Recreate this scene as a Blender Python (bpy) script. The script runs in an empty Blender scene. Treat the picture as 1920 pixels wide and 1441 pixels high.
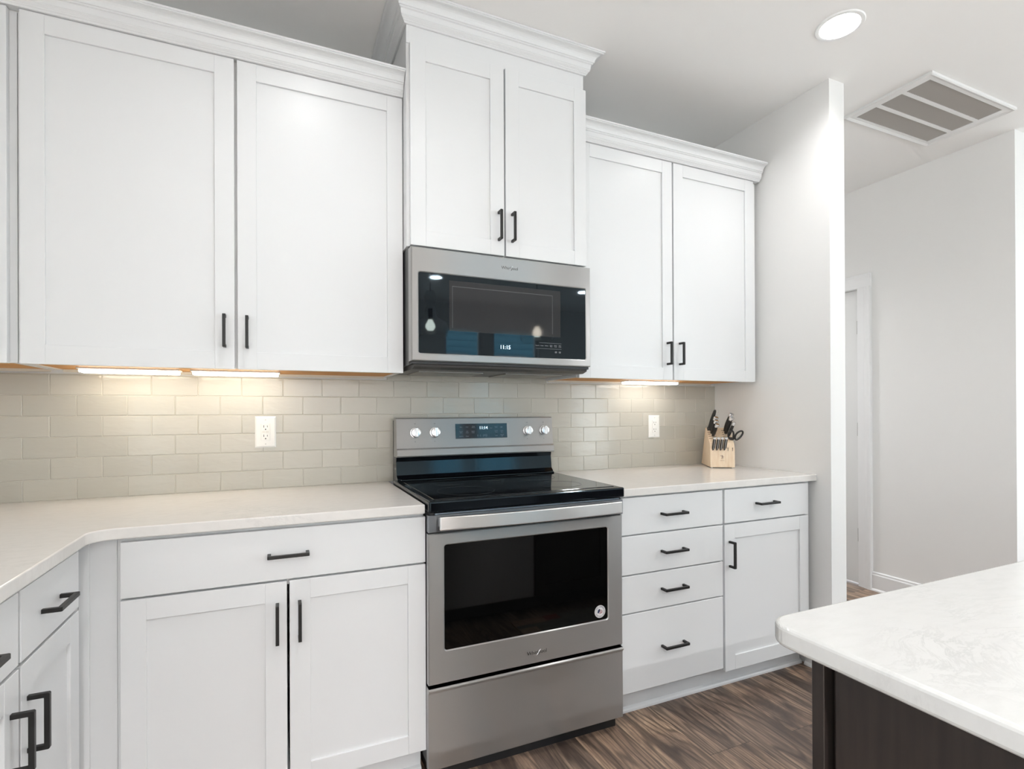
import bpy, bmesh, math, random
from mathutils import Vector, Matrix
random.seed(7)
PI = math.pi
SC = bpy.context.scene
COL = SC.collection

# ------------------------------------------------------------------ camera, world, exposure
cd = bpy.data.cameras.new('camera'); cam = bpy.data.objects.new('camera', cd); COL.objects.link(cam)
SC.camera = cam
YAW, PITCH, ROLL = math.radians(23.859), math.radians(0.11), math.radians(-0.256)
_f = Vector((math.sin(YAW)*math.cos(PITCH), math.cos(YAW)*math.cos(PITCH), math.sin(PITCH)))
_r = Vector((math.cos(YAW), -math.sin(YAW), 0)); _u = _r.cross(_f)
_r2 = _r*math.cos(ROLL) + _u*math.sin(ROLL); _u2 = -_r*math.sin(ROLL) + _u*math.cos(ROLL)
_m = Matrix((_r2, _u2, -_f)).transposed().to_4x4(); _m.translation = Vector((-0.166, -2.334, 1.2174))
cam.matrix_world = _m
cd.sensor_fit = 'HORIZONTAL'; cd.sensor_width = 36.0
cd.lens = 987.4/1920*36
cd.shift_x = -(962.07-960)/1920
cd.shift_y = (769.02-720.5)/1920
cd.clip_start = 0.05; cd.clip_end = 200

SC.view_settings.view_transform = 'Standard'; SC.view_settings.look = 'None'
SC.view_settings.gamma = 1.0; SC.view_settings.use_curve_mapping = False
SC.view_settings.exposure = 0.38

CEILING_LAMP_W = 42.0
SKY_STRENGTH = 2.7

wd = bpy.data.worlds.new('daylight'); SC.world = wd; wd.use_nodes = True
nt = wd.node_tree; bg = nt.nodes['Background']
tc = nt.nodes.new('ShaderNodeTexCoord'); sp = nt.nodes.new('ShaderNodeSeparateXYZ'); rp = nt.nodes.new('ShaderNodeValToRGB')
nt.links.new(tc.outputs['Generated'], sp.inputs[0]); nt.links.new(sp.outputs['Z'], rp.inputs[0])
rp.color_ramp.elements[0].position = 0.02; rp.color_ramp.elements[0].color = (1.68, 1.72, 1.74, 1)
rp.color_ramp.elements[1].position = 0.5; rp.color_ramp.elements[1].color = (0.74, 0.84, 1.0, 1)
nt.links.new(rp.outputs[0], bg.inputs[0]); bg.inputs[1].default_value = SKY_STRENGTH

# ------------------------------------------------------------------ room numbers (metres)
CEIL = 2.743
XL, XW = -1.26, 2.147          # left wall, kitchen face of the partition
XP = 2.25                      # hall face of the partition
YP = -0.712                    # free end of the partition
XF = 3.5                       # far hall wall
YF = -0.82                     # its corner
XR, YB, YH = 6.0, -5.6, 2.5    # right wall, window wall, end of the hall
CT = 0.914                     # worktop height

# portals where daylight enters
WINS = [(1.91, 2.48), (2.63, 3.38), (4.45, 5.30)]
WZ = (0.35, 2.41)
for i, (a, b) in enumerate(WINS):
    l = bpy.data.lights.new('window_portal', 'AREA'); l.shape = 'RECTANGLE'; l.size = b-a; l.size_y = WZ[1]-WZ[0]
    l.cycles.is_portal = True
    o = bpy.data.objects.new('window_portal', l); COL.objects.link(o)
    o.location = ((a+b)/2, YB-0.13, sum(WZ)/2); o.rotation_euler = (PI/2, 0, 0)

SWIN = (-4.7, -2.9); SWZ = (.7, 2.35)       # unseen window added in the left wall to light the partition and hall
SWR = (-4.9, -1.5)                          # unseen window added in the side wall for more fill light
l = bpy.data.lights.new('window_portal', 'AREA'); l.shape = 'RECTANGLE'; l.size = SWR[1]-SWR[0]; l.size_y = SWZ[1]-SWZ[0]
l.cycles.is_portal = True
o = bpy.data.objects.new('window_portal', l); COL.objects.link(o)
o.location = (XR+.13, sum(SWR)/2, sum(SWZ)/2); o.rotation_euler = (PI/2, 0, PI/2)
o = o.copy(); o.data = l = l.copy(); l.size = SWIN[1]-SWIN[0]; COL.objects.link(o); o.location = (XL-.13, sum(SWIN)/2, sum(SWZ)/2); o.rotation_euler = (PI/2, 0, -PI/2)

# ------------------------------------------------------------------ materials
MATS = {}
def nodes(m):
    return m.node_tree.nodes, m.node_tree.links, m.node_tree.nodes['Principled BSDF']
def mat(name, col, rough=0.5, metal=0.0, **kw):
    if name in MATS: return MATS[name]
    m = bpy.data.materials.new(name); m.use_nodes = True
    n, l, p = nodes(m)
    p.inputs['Base Color'].default_value = (*col, 1); p.inputs['Roughness'].default_value = rough
    p.inputs['Metallic'].default_value = metal
    for k, v in kw.items():
        k = k.replace('_', ' ')
        p.inputs[k].default_value = v
    MATS[name] = m
    return m
def pos(m, obj=False):
    n, l, p = nodes(m)
    if obj:
        t = n.new('ShaderNodeTexCoord'); return t.outputs['Object']
    g = n.new('ShaderNodeNewGeometry'); return g.outputs['Position']
def mapping(m, src, scale=(1, 1, 1), rot=(0, 0, 0), loc=(0, 0, 0)):
    n, l, p = nodes(m); mp = n.new('ShaderNodeMapping')
    mp.inputs['Scale'].default_value = scale; mp.inputs['Rotation'].default_value = rot; mp.inputs['Location'].default_value = loc
    l.new(src, mp.inputs['Vector']); return mp.outputs[0]
def noise(m, src, scale, detail=3, rough=.5, dist=0):
    n, l, p = nodes(m); t = n.new('ShaderNodeTexNoise')
    t.inputs['Scale'].default_value = scale; t.inputs['Detail'].default_value = detail
    t.inputs['Roughness'].default_value = rough; t.inputs['Distortion'].default_value = dist
    l.new(src, t.inputs['Vector']); return t.outputs['Fac']
def ramp(m, src, stops):
    n, l, p = nodes(m); r = n.new('ShaderNodeValToRGB'); e = r.color_ramp.elements
    while len(e) < len(stops): e.new(0.5)
    for i, (q, c) in enumerate(stops):
        e[i].position = q; e[i].color = (*c, 1) if len(c) == 3 else c
    l.new(src, r.inputs[0]); return r.outputs[0]
def mix(m, a, b, fac, mode='MIX'):
    n, l, p = nodes(m); x = n.new('ShaderNodeMix'); x.data_type = 'RGBA'; x.blend_type = mode
    for s, v in ((x.inputs[6], a), (x.inputs[7], b), (x.inputs[0], fac)):
        if hasattr(v, 'links'): l.new(v, s)
        elif isinstance(v, (int, float)): s.default_value = v
        else: s.default_value = (*v, 1)
    return x.outputs[2]
def math_(m, op, a, b=0.0, c=None):
    n, l, p = nodes(m); x = n.new('ShaderNodeMath'); x.operation = op
    for i, v in enumerate((a, b) if c is None else (a, b, c)):
        if hasattr(v, 'links'): l.new(v, x.inputs[i])
        else: x.inputs[i].default_value = v
    return x.outputs[0]
def bump(m, src, strength=.2, dist=.001):
    n, l, p = nodes(m); b = n.new('ShaderNodeBump'); b.inputs['Strength'].default_value = strength; b.inputs['Distance'].default_value = dist
    l.new(src, b.inputs['Height']); l.new(b.outputs[0], p.inputs['Normal'])

PAINT = mat('cabinet_white_paint', (.745, .75, .755), .33)
TRIM = mat('trim_white_paint', (.80, .80, .80), .38)
WALL = mat('wall_paint', (.81, .80, .785), .75)
bump(WALL, noise(WALL, pos(WALL), 220, 2), .12, .0006)
CEILM = mat('ceiling_paint', (.90, .89, .875), .85)
bump(CEILM, noise(CEILM, pos(CEILM), 160, 2), .15, .0006)
DOORP = mat('door_paint', (.76, .76, .75), .4)
BLACK = mat('handle_black', (.016, .0155, .015), .42, .3)
WOODRAW = mat('raw_maple', (.62, .30, .09), .6)
nodes(WOODRAW)[1].new(ramp(WOODRAW, noise(WOODRAW, mapping(WOODRAW, pos(WOODRAW), (2, 30, 30)), 3, 4), [(.3, (.52, .23, .06)), (.7, (.72, .38, .13))]), WOODRAW.node_tree.nodes['Principled BSDF'].inputs['Base Color'])
GROUT = mat('grout', (.58, .555, .495), .8)
CAULK = mat('raw_cleat', (.66, .62, .54), .7)

TILE = mat('glazed_tile', (.60, .57, .50), .10, IOR=1.55)
TILE.node_tree.nodes['Principled BSDF'].inputs['Coat Weight'].default_value = .0
TILE.node_tree.nodes['Principled BSDF'].inputs['Coat Roughness'].default_value = .04
def _tile():
    n, l, p = nodes(TILE)
    at = n.new('ShaderNodeAttribute'); at.attribute_name = 'tile_random'
    c = ramp(TILE, at.outputs['Fac'], [(0, (.465, .443, .386)), (1, (.51, .486, .425))])
    l.new(c, p.inputs['Base Color'])
    h = noise(TILE, mapping(TILE, pos(TILE), (1, 1, 3.2)), 14, 2, .5, .6)
    bump(TILE, h, .35, .0026)
_tile()

def quartz(name, c1, c2, cv, amt, gate_lo):
    QUARTZ = mat(name, c1, .16)
    n, l, p = nodes(QUARTZ)
    P_ = pos(QUARTZ)
    w = n.new('ShaderNodeVectorMath'); w.operation = 'ADD'
    nz = n.new('ShaderNodeTexNoise'); nz.inputs['Scale'].default_value = 2.2; nz.inputs['Detail'].default_value = 4
    ws = n.new('ShaderNodeVectorMath'); ws.operation = 'SCALE'; ws.inputs['Scale'].default_value = .38
    l.new(P_, nz.inputs['Vector']); l.new(nz.outputs['Color'], ws.inputs[0]); l.new(ws.outputs[0], w.inputs[0]); l.new(P_, w.inputs[1])
    mp = mapping(QUARTZ, w.outputs[0], (1.2, 3.2, 1.2), (0, 0, .5))
    v = noise(QUARTZ, mp, 4.5, 9, .72, .3)
    a = math_(QUARTZ, 'ABSOLUTE', math_(QUARTZ, 'SUBTRACT', v, .5))
    vein = ramp(QUARTZ, a, [(0, (1, 1, 1)), (.03, (0, 0, 0))])
    gate = ramp(QUARTZ, noise(QUARTZ, P_, 2.1, 2), [(gate_lo, (0, 0, 0)), (gate_lo+.14, (1, 1, 1))])
    fine = noise(QUARTZ, mapping(QUARTZ, P_, (1, 2.4, 1), (0, 0, .5)), 26, 5, .6)
    base = mix(QUARTZ, c1, c2, ramp(QUARTZ, fine, [(.45, (0, 0, 0)), (.75, (1, 1, 1))]))
    f = mix(QUARTZ, vein, gate, 1.0, 'MULTIPLY')
    f2 = mix(QUARTZ, (0, 0, 0), f, amt)
    l.new(mix(QUARTZ, base, cv, f2), p.inputs['Base Color'])
    return QUARTZ
QUARTZ = quartz('quartz', (.735, .71, .68), (.70, .675, .645), (.42, .41, .40), .28, .58)
ISLEQ = quartz('island_quartz', (.635, .63, .615), (.60, .595, .58), (.24, .24, .24), .42, .56)  # greyer slab, its colour also darkened to offset the strong light on top

def steel(name, col, rough, axis=(1, 0, 0), streak=(1.5, 400, 400), aniso=.75):
    m = mat(name, col, rough, 1.0)
    n, l, p = nodes(m)
    p.inputs['Anisotropic'].default_value = aniso
    c = n.new('ShaderNodeCombineXYZ')
    for i in range(3): c.inputs[i].default_value = axis[i]
    l.new(c.outputs[0], p.inputs['Tangent'])
    nz = noise(m, mapping(m, pos(m), streak), 1.0, 3)
    r = n.new('ShaderNodeMapRange'); l.new(nz, r.inputs[0]); r.inputs[3].default_value = rough-.02; r.inputs[4].default_value = rough+.02
    l.new(r.outputs[0], p.inputs['Roughness'])
    return m
STEEL = steel('brushed_stainless', (.52, .515, .51), .38, axis=(0, 0, 1), aniso=1.0)
STEEL_DK = steel('dark_stainless', (.27, .28, .30), .40, axis=(0, 0, 1), aniso=1.0)
STEEL_HD = steel('handle_stainless', (.80, .79, .78), .34, axis=(0, 0, 1), aniso=.9)
CHROME = mat('chrome', (.75, .75, .76), .16, 1.0)
KNOBM = steel('knob_metal', (.66, .66, .67), .2, (0, 0, 1), (300, 300, 2), .5)
BGLASS = mat('black_glass', (.003, .0035, .005), .03, IOR=1.42, Specular_Tint=(.70, .90, 1.0, 1))
OGLASS = mat('oven_glass', (.002, .002, .002), .03, IOR=1.5)
COOK = mat('cooktop_glass', (.003, .003, .004), .07, IOR=1.45)
ENAMEL = mat('black_enamel', (.004, .0045, .006), .10, IOR=1.42, Specular_Tint=(.62, .86, 1.0, 1))
BLACKP = mat('black_plastic', (.012, .012, .013), .45)
SCREENM = mat('oven_screen', (.020, .021, .023), .05, IOR=1.38)
PRINT = mat('printed_grey', (.30, .31, .33), .6)
FAINT = mat('faint_ring', (.016, .017, .019), .2)
PLASTIC = mat('white_plastic', (.84, .83, .80), .3)
SLOTM = mat('slot_dark', (.02, .02, .02), .8)
VENTW = mat('vent_paint', (.78, .775, .765), .45)
VENTD = mat('vent_slat', (.42, .40, .375), .55)
DUCT = mat('duct_dark', (.04, .038, .035), .8)
ESPR = mat('espresso_wood', (.022, .016, .014), .38)
nodes(ESPR)[1].new(ramp(ESPR, noise(ESPR, mapping(ESPR, pos(ESPR), (25, 25, 2)), 3, 5), [(.3, (.017, .0125, .011)), (.75, (.034, .025, .021))]), ESPR.node_tree.nodes['Principled BSDF'].inputs['Base Color'])
BLOCKW = mat('block_wood', (.70, .45, .22), .5)
nodes(BLOCKW)[1].new(ramp(BLOCKW, noise(BLOCKW, mapping(BLOCKW, pos(BLOCKW), (30, 30, 5), (.3, 0, .4)), 3, 4), [(.3, (.76, .57, .39)), (.7, (.84, .69, .52))]), BLOCKW.node_tree.nodes['Principled BSDF'].inputs['Base Color'])
KNIFEH = mat('knife_handle_black', (.018, .017, .016), .35)
BRAND = mat('burnt_mark', (.10, .05, .03), .7)
HINGE = mat('hinge_nickel', (.35, .34, .32), .35, 1.0)
FRAMEW = mat('window_vinyl', (.75, .75, .75), .4)
MESHF = mat('filter_mesh', (.30, .29, .27), .4, .8)

def emis(name, col, s):
    m = mat(name, col, .5); p = m.node_tree.nodes['Principled BSDF']
    p.inputs['Emission Color'].default_value = (*col, 1); p.inputs['Emission Strength'].default_value = s
    return m
BAFF = mat('trim_gloss_white', (.88, .88, .87), .3)
LENS = emis('lamp_lens', (1.0, .97, .93), 12)
BARW = emis('under_cabinet_warm', (1.0, .92, .77), 8)
BARC = emis('under_cabinet_neutral', (1.0, .96, .90), 9)
DIGIT = emis('display_digits', (.65, .85, 1.0), 1.6)
BULB = emis('bulb_glow', (1.0, .90, .76), 18)

def glassmat(name, col=(1, 1, 1), fres=1.45):
    m = bpy.data.materials.new(name); m.use_nodes = True; n = m.node_tree.nodes; l = m.node_tree.links; n.clear()
    o = n.new('ShaderNodeOutputMaterial'); x = n.new('ShaderNodeMixShader'); lw = n.new('ShaderNodeLayerWeight'); pw = n.new('ShaderNodeMath'); pw.operation = 'POWER'; pw.inputs[1].default_value = 4.0; f = n.new('ShaderNodeMath'); f.operation = 'MULTIPLY_ADD'; f.inputs[1].default_value = .75; f.inputs[2].default_value = (fres-1)**2/(fres+1)**2; lw.inputs[0].default_value = .5; l.new(lw.outputs['Facing'], pw.inputs[0]); l.new(pw.outputs[0], f.inputs[0])
    t = n.new('ShaderNodeBsdfTransparent'); t.inputs[0].default_value = (*col, 1); g = n.new('ShaderNodeBsdfGlossy'); g.inputs['Roughness'].default_value = .01
    l.new(f.outputs[0], x.inputs[0]); l.new(t.outputs[0], x.inputs[1]); l.new(g.outputs[0], x.inputs[2]); l.new(x.outputs[0], o.inputs[0])
    return m
PANE = glassmat('window_glass', (.93, .97, .98))
JUG = glassmat('clear_glass', (.95, .96, .96), 1.5)

FLOOR = mat('floor_planks', (.2, .14, .1), .38)
def _floor():
    m = FLOOR; n, l, p = nodes(m)
    s = n.new('ShaderNodeSeparateXYZ'); l.new(pos(m), s.inputs[0])
    W, L = .1925, 1.22
    fx = math_(m, 'DIVIDE', math_(m, 'SUBTRACT', s.outputs[0], .065), W)
    ix = math_(m, 'FLOOR', fx); frx = math_(m, 'FRACT', fx)
    wn = n.new('ShaderNodeTexWhiteNoise'); wn.noise_dimensions = '1D'; l.new(ix, wn.inputs['W'])
    yy = math_(m, 'ADD', math_(m, 'DIVIDE', s.outputs[1], L), math_(m, 'MULTIPLY', wn.outputs['Value'], 7.3))
    iy = math_(m, 'FLOOR', yy); fry = math_(m, 'FRACT', yy)
    cmb = n.new('ShaderNodeCombineXYZ'); l.new(ix, cmb.inputs[0]); l.new(iy, cmb.inputs[1])
    wn2 = n.new('ShaderNodeTexWhiteNoise'); wn2.noise_dimensions = '2D'; l.new(cmb.outputs[0], wn2.inputs['Vector'])
    rnd = wn2.outputs['Value']
    # grain coordinates, shifted per plank
    gc = n.new('ShaderNodeCombineXYZ'); l.new(s.outputs[0], gc.inputs[0])
    l.new(math_(m, 'ADD', s.outputs[1], math_(m, 'MULTIPLY', rnd, 13.7)), gc.inputs[1]); l.new(math_(m, 'MULTIPLY', rnd, 31.0), gc.inputs[2])
    g = gc.outputs[0]
    big = noise(m, mapping(m, g, (5.5, 1.3, 1)), 1.0, 2, .5)
    rings = n.new('ShaderNodeTexWave'); rings.wave_type = 'BANDS'; rings.bands_direction = 'X'
    # cathedral rings: contour lines of a stretched noise field
    cont = math_(m, 'FRACT', math_(m, 'MULTIPLY', noise(m, mapping(m, g, (7.5, .95, 1)), 1.0, 1.5, .45, .35), 16.0))
    ring = math_(m, 'ABSOLUTE', math_(m, 'SUBTRACT', cont, .5))
    n.remove(rings)
    fine = noise(m, mapping(m, g, (150, 5, 1)), 1.0, 4, .65)
    patch = noise(m, mapping(m, g, (10, 2.2, 1)), 1.0, 5, .62, .9)
    col = ramp(m, patch, [(.31, (.080, .060, .050)), (.44, (.190, .135, .105)), (.56, (.330, .235, .172)), (.70, (.50, .37, .265))])
    col = mix(m, col, (.045, .032, .027), math_(m, 'MULTIPLY', ramp(m, ring, [(.24, (0, 0, 0)), (.44, (1, 1, 1))]), .66))
    col = mix(m, col, (.06, .042, .034), math_(m, 'MULTIPLY', ramp(m, fine, [(.40, (1, 1, 1)), (.56, (0, 0, 0))]), .6))
    tint = ramp(m, rnd, [(0, (.62, .62, .64)), (.5, (1, .97, .95)), (1, (1.25, 1.18, 1.1))])
    col = mix(m, col, tint, 1.0, 'MULTIPLY')
    ex = math_(m, 'MINIMUM', frx, math_(m, 'SUBTRACT', 1.0, frx))
    ey = math_(m, 'MULTIPLY', math_(m, 'MINIMUM', fry, math_(m, 'SUBTRACT', 1.0, fry)), L/W)
    e = math_(m, 'MINIMUM', ex, ey)
    seam = ramp(m, e, [(0, (1, 1, 1)), (.012, (0, 0, 0))])
    col = mix(m, col, (.03, .022, .018), math_(m, 'MULTIPLY', seam, .75))
    l.new(col, p.inputs['Base Color'])
    r = n.new('ShaderNodeMapRange'); l.new(fine, r.inputs[0]); r.inputs[3].default_value = .34; r.inputs[4].default_value = .5
    l.new(r.outputs[0], p.inputs['Roughness'])
    hh = math_(m, 'SUBTRACT', math_(m, 'MULTIPLY', fine, .35), math_(m, 'ADD', math_(m, 'MULTIPLY', seam, 1.0), math_(m, 'MULTIPLY', ring, .2)))
    bump(m, hh, .3, .0008)
_floor()

RUGM = mat('patchwork_rug', (.3, .2, .15), .9)
def _rug():
    m = RUGM; n, l, p = nodes(m)
    v = n.new('ShaderNodeTexVoronoi'); v.distance = 'CHEBYCHEV'; v.inputs['Scale'].default_value = 5
    l.new(pos(m), v.inputs['Vector'])
    sp_ = n.new('ShaderNodeSeparateColor'); l.new(v.outputs['Color'], sp_.inputs[0])
    c = ramp(m, sp_.outputs[0], [(0, (.55, .36, .25)), (.3, (.2, .24, .22)), (.5, (.7, .52, .36)), (.75, (.50, .06, .05)), (1, (.25, .18, .15))])
    l.new(mix(m, c, (.05, .04, .035), math_(m, 'MULTIPLY', noise(m, pos(m), 30, 4), .8)), p.inputs['Base Color'])
_rug()

# ------------------------------------------------------------------ mesh helpers
ID = Matrix.Identity(4)
class MB:
    """collects shapes in design space; build() links ONE mesh object"""
    def __init__(s): s.bm = bmesh.new()
    def box(s, x0, x1, y0, y1, z0, z1, bev=0.0, seg=2, M=None):
        t = bmesh.new()
        v = [t.verts.new((x, y, z)) for x in (x0, x1) for y in (y0, y1) for z in (z0, z1)]
        for f in ((0, 1, 3, 2), (4, 6, 7, 5), (0, 4, 5, 1), (2, 3, 7, 6), (0, 2, 6, 4), (1, 5, 7, 3)):
            t.faces.new([v[i] for i in f])
        if bev > 0:
            bmesh.ops.bevel(t, geom=list(t.edges), offset=bev, segments=seg, profile=.5, affect='EDGES')
        return s._add(t, M)
    def _add(s, t, M=None):
        if M is not None: bmesh.ops.transform(t, matrix=M, verts=t.verts)
        me = bpy.data.meshes.new('tmp'); t.to_mesh(me); t.free(); s.bm.from_mesh(me); bpy.data.meshes.remove(me); return s
    def prism(s, pts, a, b, axis='y', bev=0.0, seg=2, M=None, vert_only=False):
        """polygon pts extruded from a to b along axis; pts are the other two coordinates (x,z | y,z | x,y)"""
        t = bmesh.new()
        def P(p, q):
            return {'y': (p[0], q, p[1]), 'x': (q, p[0], p[1]), 'z': (p[0], p[1], q)}[axis]
        A = [t.verts.new(P(p, a)) for p in pts]; B = [t.verts.new(P(p, b)) for p in pts]
        t.faces.new(A); t.faces.new(B[::-1])
        n = len(pts)
        for i in range(n): t.faces.new((A[i], B[i], B[(i+1) % n], A[(i+1) % n]))
        bmesh.ops.recalc_face_normals(t, faces=t.faces)
        if bev > 0:
            ed = list(t.edges)
            if vert_only: ed = [e for e in ed if abs((e.verts[0].co-e.verts[1].co).normalized()['xyz'.index(axis)]) < .5]
            bmesh.ops.bevel(t, geom=ed, offset=bev, segments=seg, profile=.5, affect='EDGES')
        return s._add(t, M)
    def cyl(s, c, r, h, axis='z', n=32, r2=None, bev=0.0, M=None):
        t = bmesh.new()
        bmesh.ops.create_cone(t, cap_ends=True, segments=n, radius1=r, radius2=r if r2 is None else r2, depth=h)
        if bev > 0:
            ed = [e for e in t.edges if len(e.link_faces) == 2 and any(len(f.verts) > 4 for f in e.link_faces)]
            bmesh.ops.bevel(t, geom=ed, offset=bev, segments=2, profile=.5, affect='EDGES')
        R = {'z': ID, 'y': Matrix.Rotation(PI/2, 4, 'X'), 'x': Matrix.Rotation(PI/2, 4, 'Y')}[axis]
        bmesh.ops.transform(t, matrix=Matrix.Translation(c) @ R, verts=t.verts)
        return s._add(t, M)
    def ring(s, c, r0, r1, z0, z1, n=48):
        t = bmesh.new(); L = []
        for k in range(n):
            a = 2*PI*k/n; ca, sa = math.cos(a), math.sin(a)
            L.append([t.verts.new((c[0]+r*ca, c[1]+r*sa, z)) for r, z in ((r0, z0), (r1, z0), (r1, z1), (r0, z1))])
        for k in range(n):
            A, B = L[k], L[(k+1) % n]
            for i in range(4): t.faces.new((A[i], A[(i+1) % 4], B[(i+1) % 4], B[i]))
        bmesh.ops.recalc_face_normals(t, faces=t.faces)
        return s._add(t)
    def lathe(s, prof, c, n=40, M=None):
        t = bmesh.new(); L = []
        for k in range(n):
            a = 2*PI*k/n
            L.append([t.verts.new((r*math.cos(a), r*math.sin(a), z)) for r, z in prof])
        for k in range(n):
            A, B = L[k], L[(k+1) % n]
            for i in range(len(prof)-1):
                try: t.faces.new((A[i], B[i], B[i+1], A[i+1]))
                except ValueError: pass
        bmesh.ops.remove_doubles(t, verts=t.verts, dist=1e-6)
        bmesh.ops.transform(t, matrix=Matrix.Translation(c), verts=t.verts)
        return s._add(t, M)
    def sweep(s, path, prof, closed=False, cap=True):
        """path: list of (x,y); prof: list of (out,z), 'out' to the right of the path direction, mitred"""
        t = bmesh.new(); n = len(path); rings = []
        for i, p in enumerate(path):
            p = Vector(p); d0 = d1 = None
            if i > 0 or closed: d0 = (p-Vector(path[i-1])).normalized()
            if i < n-1 or closed: d1 = (Vector(path[(i+1) % n])-p).normalized()
            d0 = d0 or d1; d1 = d1 or d0
            n0 = Vector((d0.y, -d0.x)); n1 = Vector((d1.y, -d1.x))
            mtr = (n0+n1).normalized(); k = 1/max(.2, mtr.dot(n0))
            rings.append([t.verts.new((p.x+mtr.x*o*k, p.y+mtr.y*o*k, z)) for o, z in prof])
        m = len(prof)
        for i in range(n if closed else n-1):
            A, B = rings[i], rings[(i+1) % n]
            for j in range(m): t.faces.new((A[j], B[j], B[(j+1) % m], A[(j+1) % m]))
        if cap and not closed: t.faces.new(rings[0]); t.faces.new(rings[-1][::-1])
        bmesh.ops.recalc_face_normals(t, faces=t.faces)
        return s._add(t)
    def tube(s, pts, r, n=10, flat=1.0, closed=False, up=None):
        """round tube through 3D points; r number or list; flat squashes one axis"""
        t = bmesh.new(); P = [Vector(p) for p in pts]; N = len(P); rings = []; up = Vector(up) if up else None
        for i in range(N):
            d = (P[(i+1) % N]-P[i-1]) if closed else (P[min(i+1, N-1)]-P[max(i-1, 0)])
            d.normalize()
            if up is None: up = d.orthogonal().normalized()
            up = (up-d*up.dot(d)).normalized(); sd = d.cross(up)
            rr = r[i] if isinstance(r, (list, tuple)) else r
            rings.append([t.verts.new(P[i]+up*rr*math.cos(a)+sd*rr*flat*math.sin(a)) for a in [2*PI*k/n for k in range(n)]])
        for i in range(N if closed else N-1):
            A, B = rings[i], rings[(i+1) % N]
            for j in range(n): t.faces.new((A[j], A[(j+1) % n], B[(j+1) % n], B[j]))
        if not closed: t.faces.new(rings[0][::-1]); t.faces.new(rings[-1])
        bmesh.ops.recalc_face_normals(t, faces=t.faces)
        return s._add(t)
    def build(s, name, m, parent=None, smooth=False, label=None):
        bm = s.bm
        off = Vector((0, 0, 0))
        if parent is not None:
            off = Vector(parent['_base']) if '_base' in parent else Vector((0, 0, 0))
        else:
            xs = [v.co for v in bm.verts]
            lo = Vector([min(c[i] for c in xs) for i in range(3)]); hi = Vector([max(c[i] for c in xs) for i in range(3)])
            off = Vector(((lo.x+hi.x)/2, (lo.y+hi.y)/2, lo.z))
        bmesh.ops.translate(bm, verts=bm.verts, vec=-off)
        me = bpy.data.meshes.new(name); bm.to_mesh(me); bm.free()
        for f in me.polygons: f.use_smooth = smooth
        if smooth:
            try: me.set_sharp_from_angle(angle=math.radians(35))
            except Exception: pass
        me.materials.append(m)
        o = bpy.data.objects.new(name, me); COL.objects.link(o)
        if parent is None: o.location = off
        else:
            o.parent = parent
            o['_base'] = tuple(off)
        if label: o['label'] = label
        return o
def tag(o, label, cat, group=None):
    o['label'] = label; o['category'] = cat
    if group: o['group'] = group
    return o
def struct(o): o['kind'] = 'structure'; return o
def thing(name, label, cat, base=(0, 0, 0), rot=0.0, off=(0, 0, 0), group=None):
    """Empty at the thing's base. Parts are given in design space; world = Rz(rot)*design + off"""
    o = bpy.data.objects.new(name, None); COL.objects.link(o)
    o.empty_display_size = .05
    w = Matrix.Rotation(rot, 3, 'Z') @ Vector(base) + Vector(off)
    o.location = w; o.rotation_euler = (0, 0, rot); o['_base'] = tuple(base)
    return tag(o, label, cat, group)
def text(name, s, size, loc, m, parent, rot=(PI/2, 0, 0), ext=.0003, align='CENTER', label=None, shear=0, M=None):
    cu = bpy.data.curves.new('t', 'FONT'); cu.body = s; cu.size = size; cu.extrude = ext; cu.align_x = align; cu.align_y = 'CENTER'; cu.shear = shear
    cu.resolution_u = 3
    to = bpy.data.objects.new('t', cu); COL.objects.link(to)
    bpy.context.view_layer.update()
    me = bpy.data.meshes.new_from_object(to)
    bpy.data.objects.remove(to); bpy.data.curves.remove(cu)
    from mathutils import Euler
    me.transform(Matrix.Translation(loc) @ Euler(rot).to_matrix().to_4x4() if M is None else M)
    b = MB(); b.bm.from_mesh(me); bpy.data.meshes.remove(me)
    if name is None: return b
    return b.build(name, m, parent, label=label)

# ------------------------------------------------------------------ room shell
T = .12
struct(MB().box(XL-T, XR+T, YB-T, YH+T, -.1, 0).build('floor', FLOOR))
LIGHTS = [(1.872, -.951), (-.05, -1.07), (-.1, -3.4), (-.1, -4.8), (1.45, -4.35), (3.4, -4.35), (3.4, -2.6), (5.0, -2.6), (2.9, 1.2)]
def ceiling_mesh():
    b = MB().box(XL-T, XR+T, YB-T, YH+T, CEIL+.10, CEIL+.14)
    t = bmesh.new(); ed = []
    c4 = [t.verts.new((x, y, CEIL)) for x, y in ((XL-T, YB-T), (XR+T, YB-T), (XR+T, YH+T), (XL-T, YH+T))]
    ed += [t.edges.new((c4[i], c4[(i+1) % 4])) for i in range(4)]
    for lx_, ly_ in LIGHTS:
        r_ = [t.verts.new((lx_+.072*math.cos(2*PI*k/32), ly_+.072*math.sin(2*PI*k/32), CEIL)) for k in range(32)]
        ed += [t.edges.new((r_[k], r_[(k+1) % 32])) for k in range(32)]
    bmesh.ops.triangle_fill(t, use_beauty=True, edges=ed, normal=(0, 0, -1))
    b._add(t)
    for x0, x1, y0, y1 in ((XL-T, XL-T+.02, YB-T, YH+T), (XR+T-.02, XR+T, YB-T, YH+T), (XL-T+.02, XR+T-.02, YB-T, YB-T+.02), (XL-T+.02, XR+T-.02, YH+T-.02, YH+T)): b.box(x0, x1, y0, y1, CEIL+.0005, CEIL+.10)
    return b
struct(ceiling_mesh().build('ceiling', CEILM))
struct(MB().box(XL-T, XP, 0, .12, 0, CEIL).build('wall_back', WALL))
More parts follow.
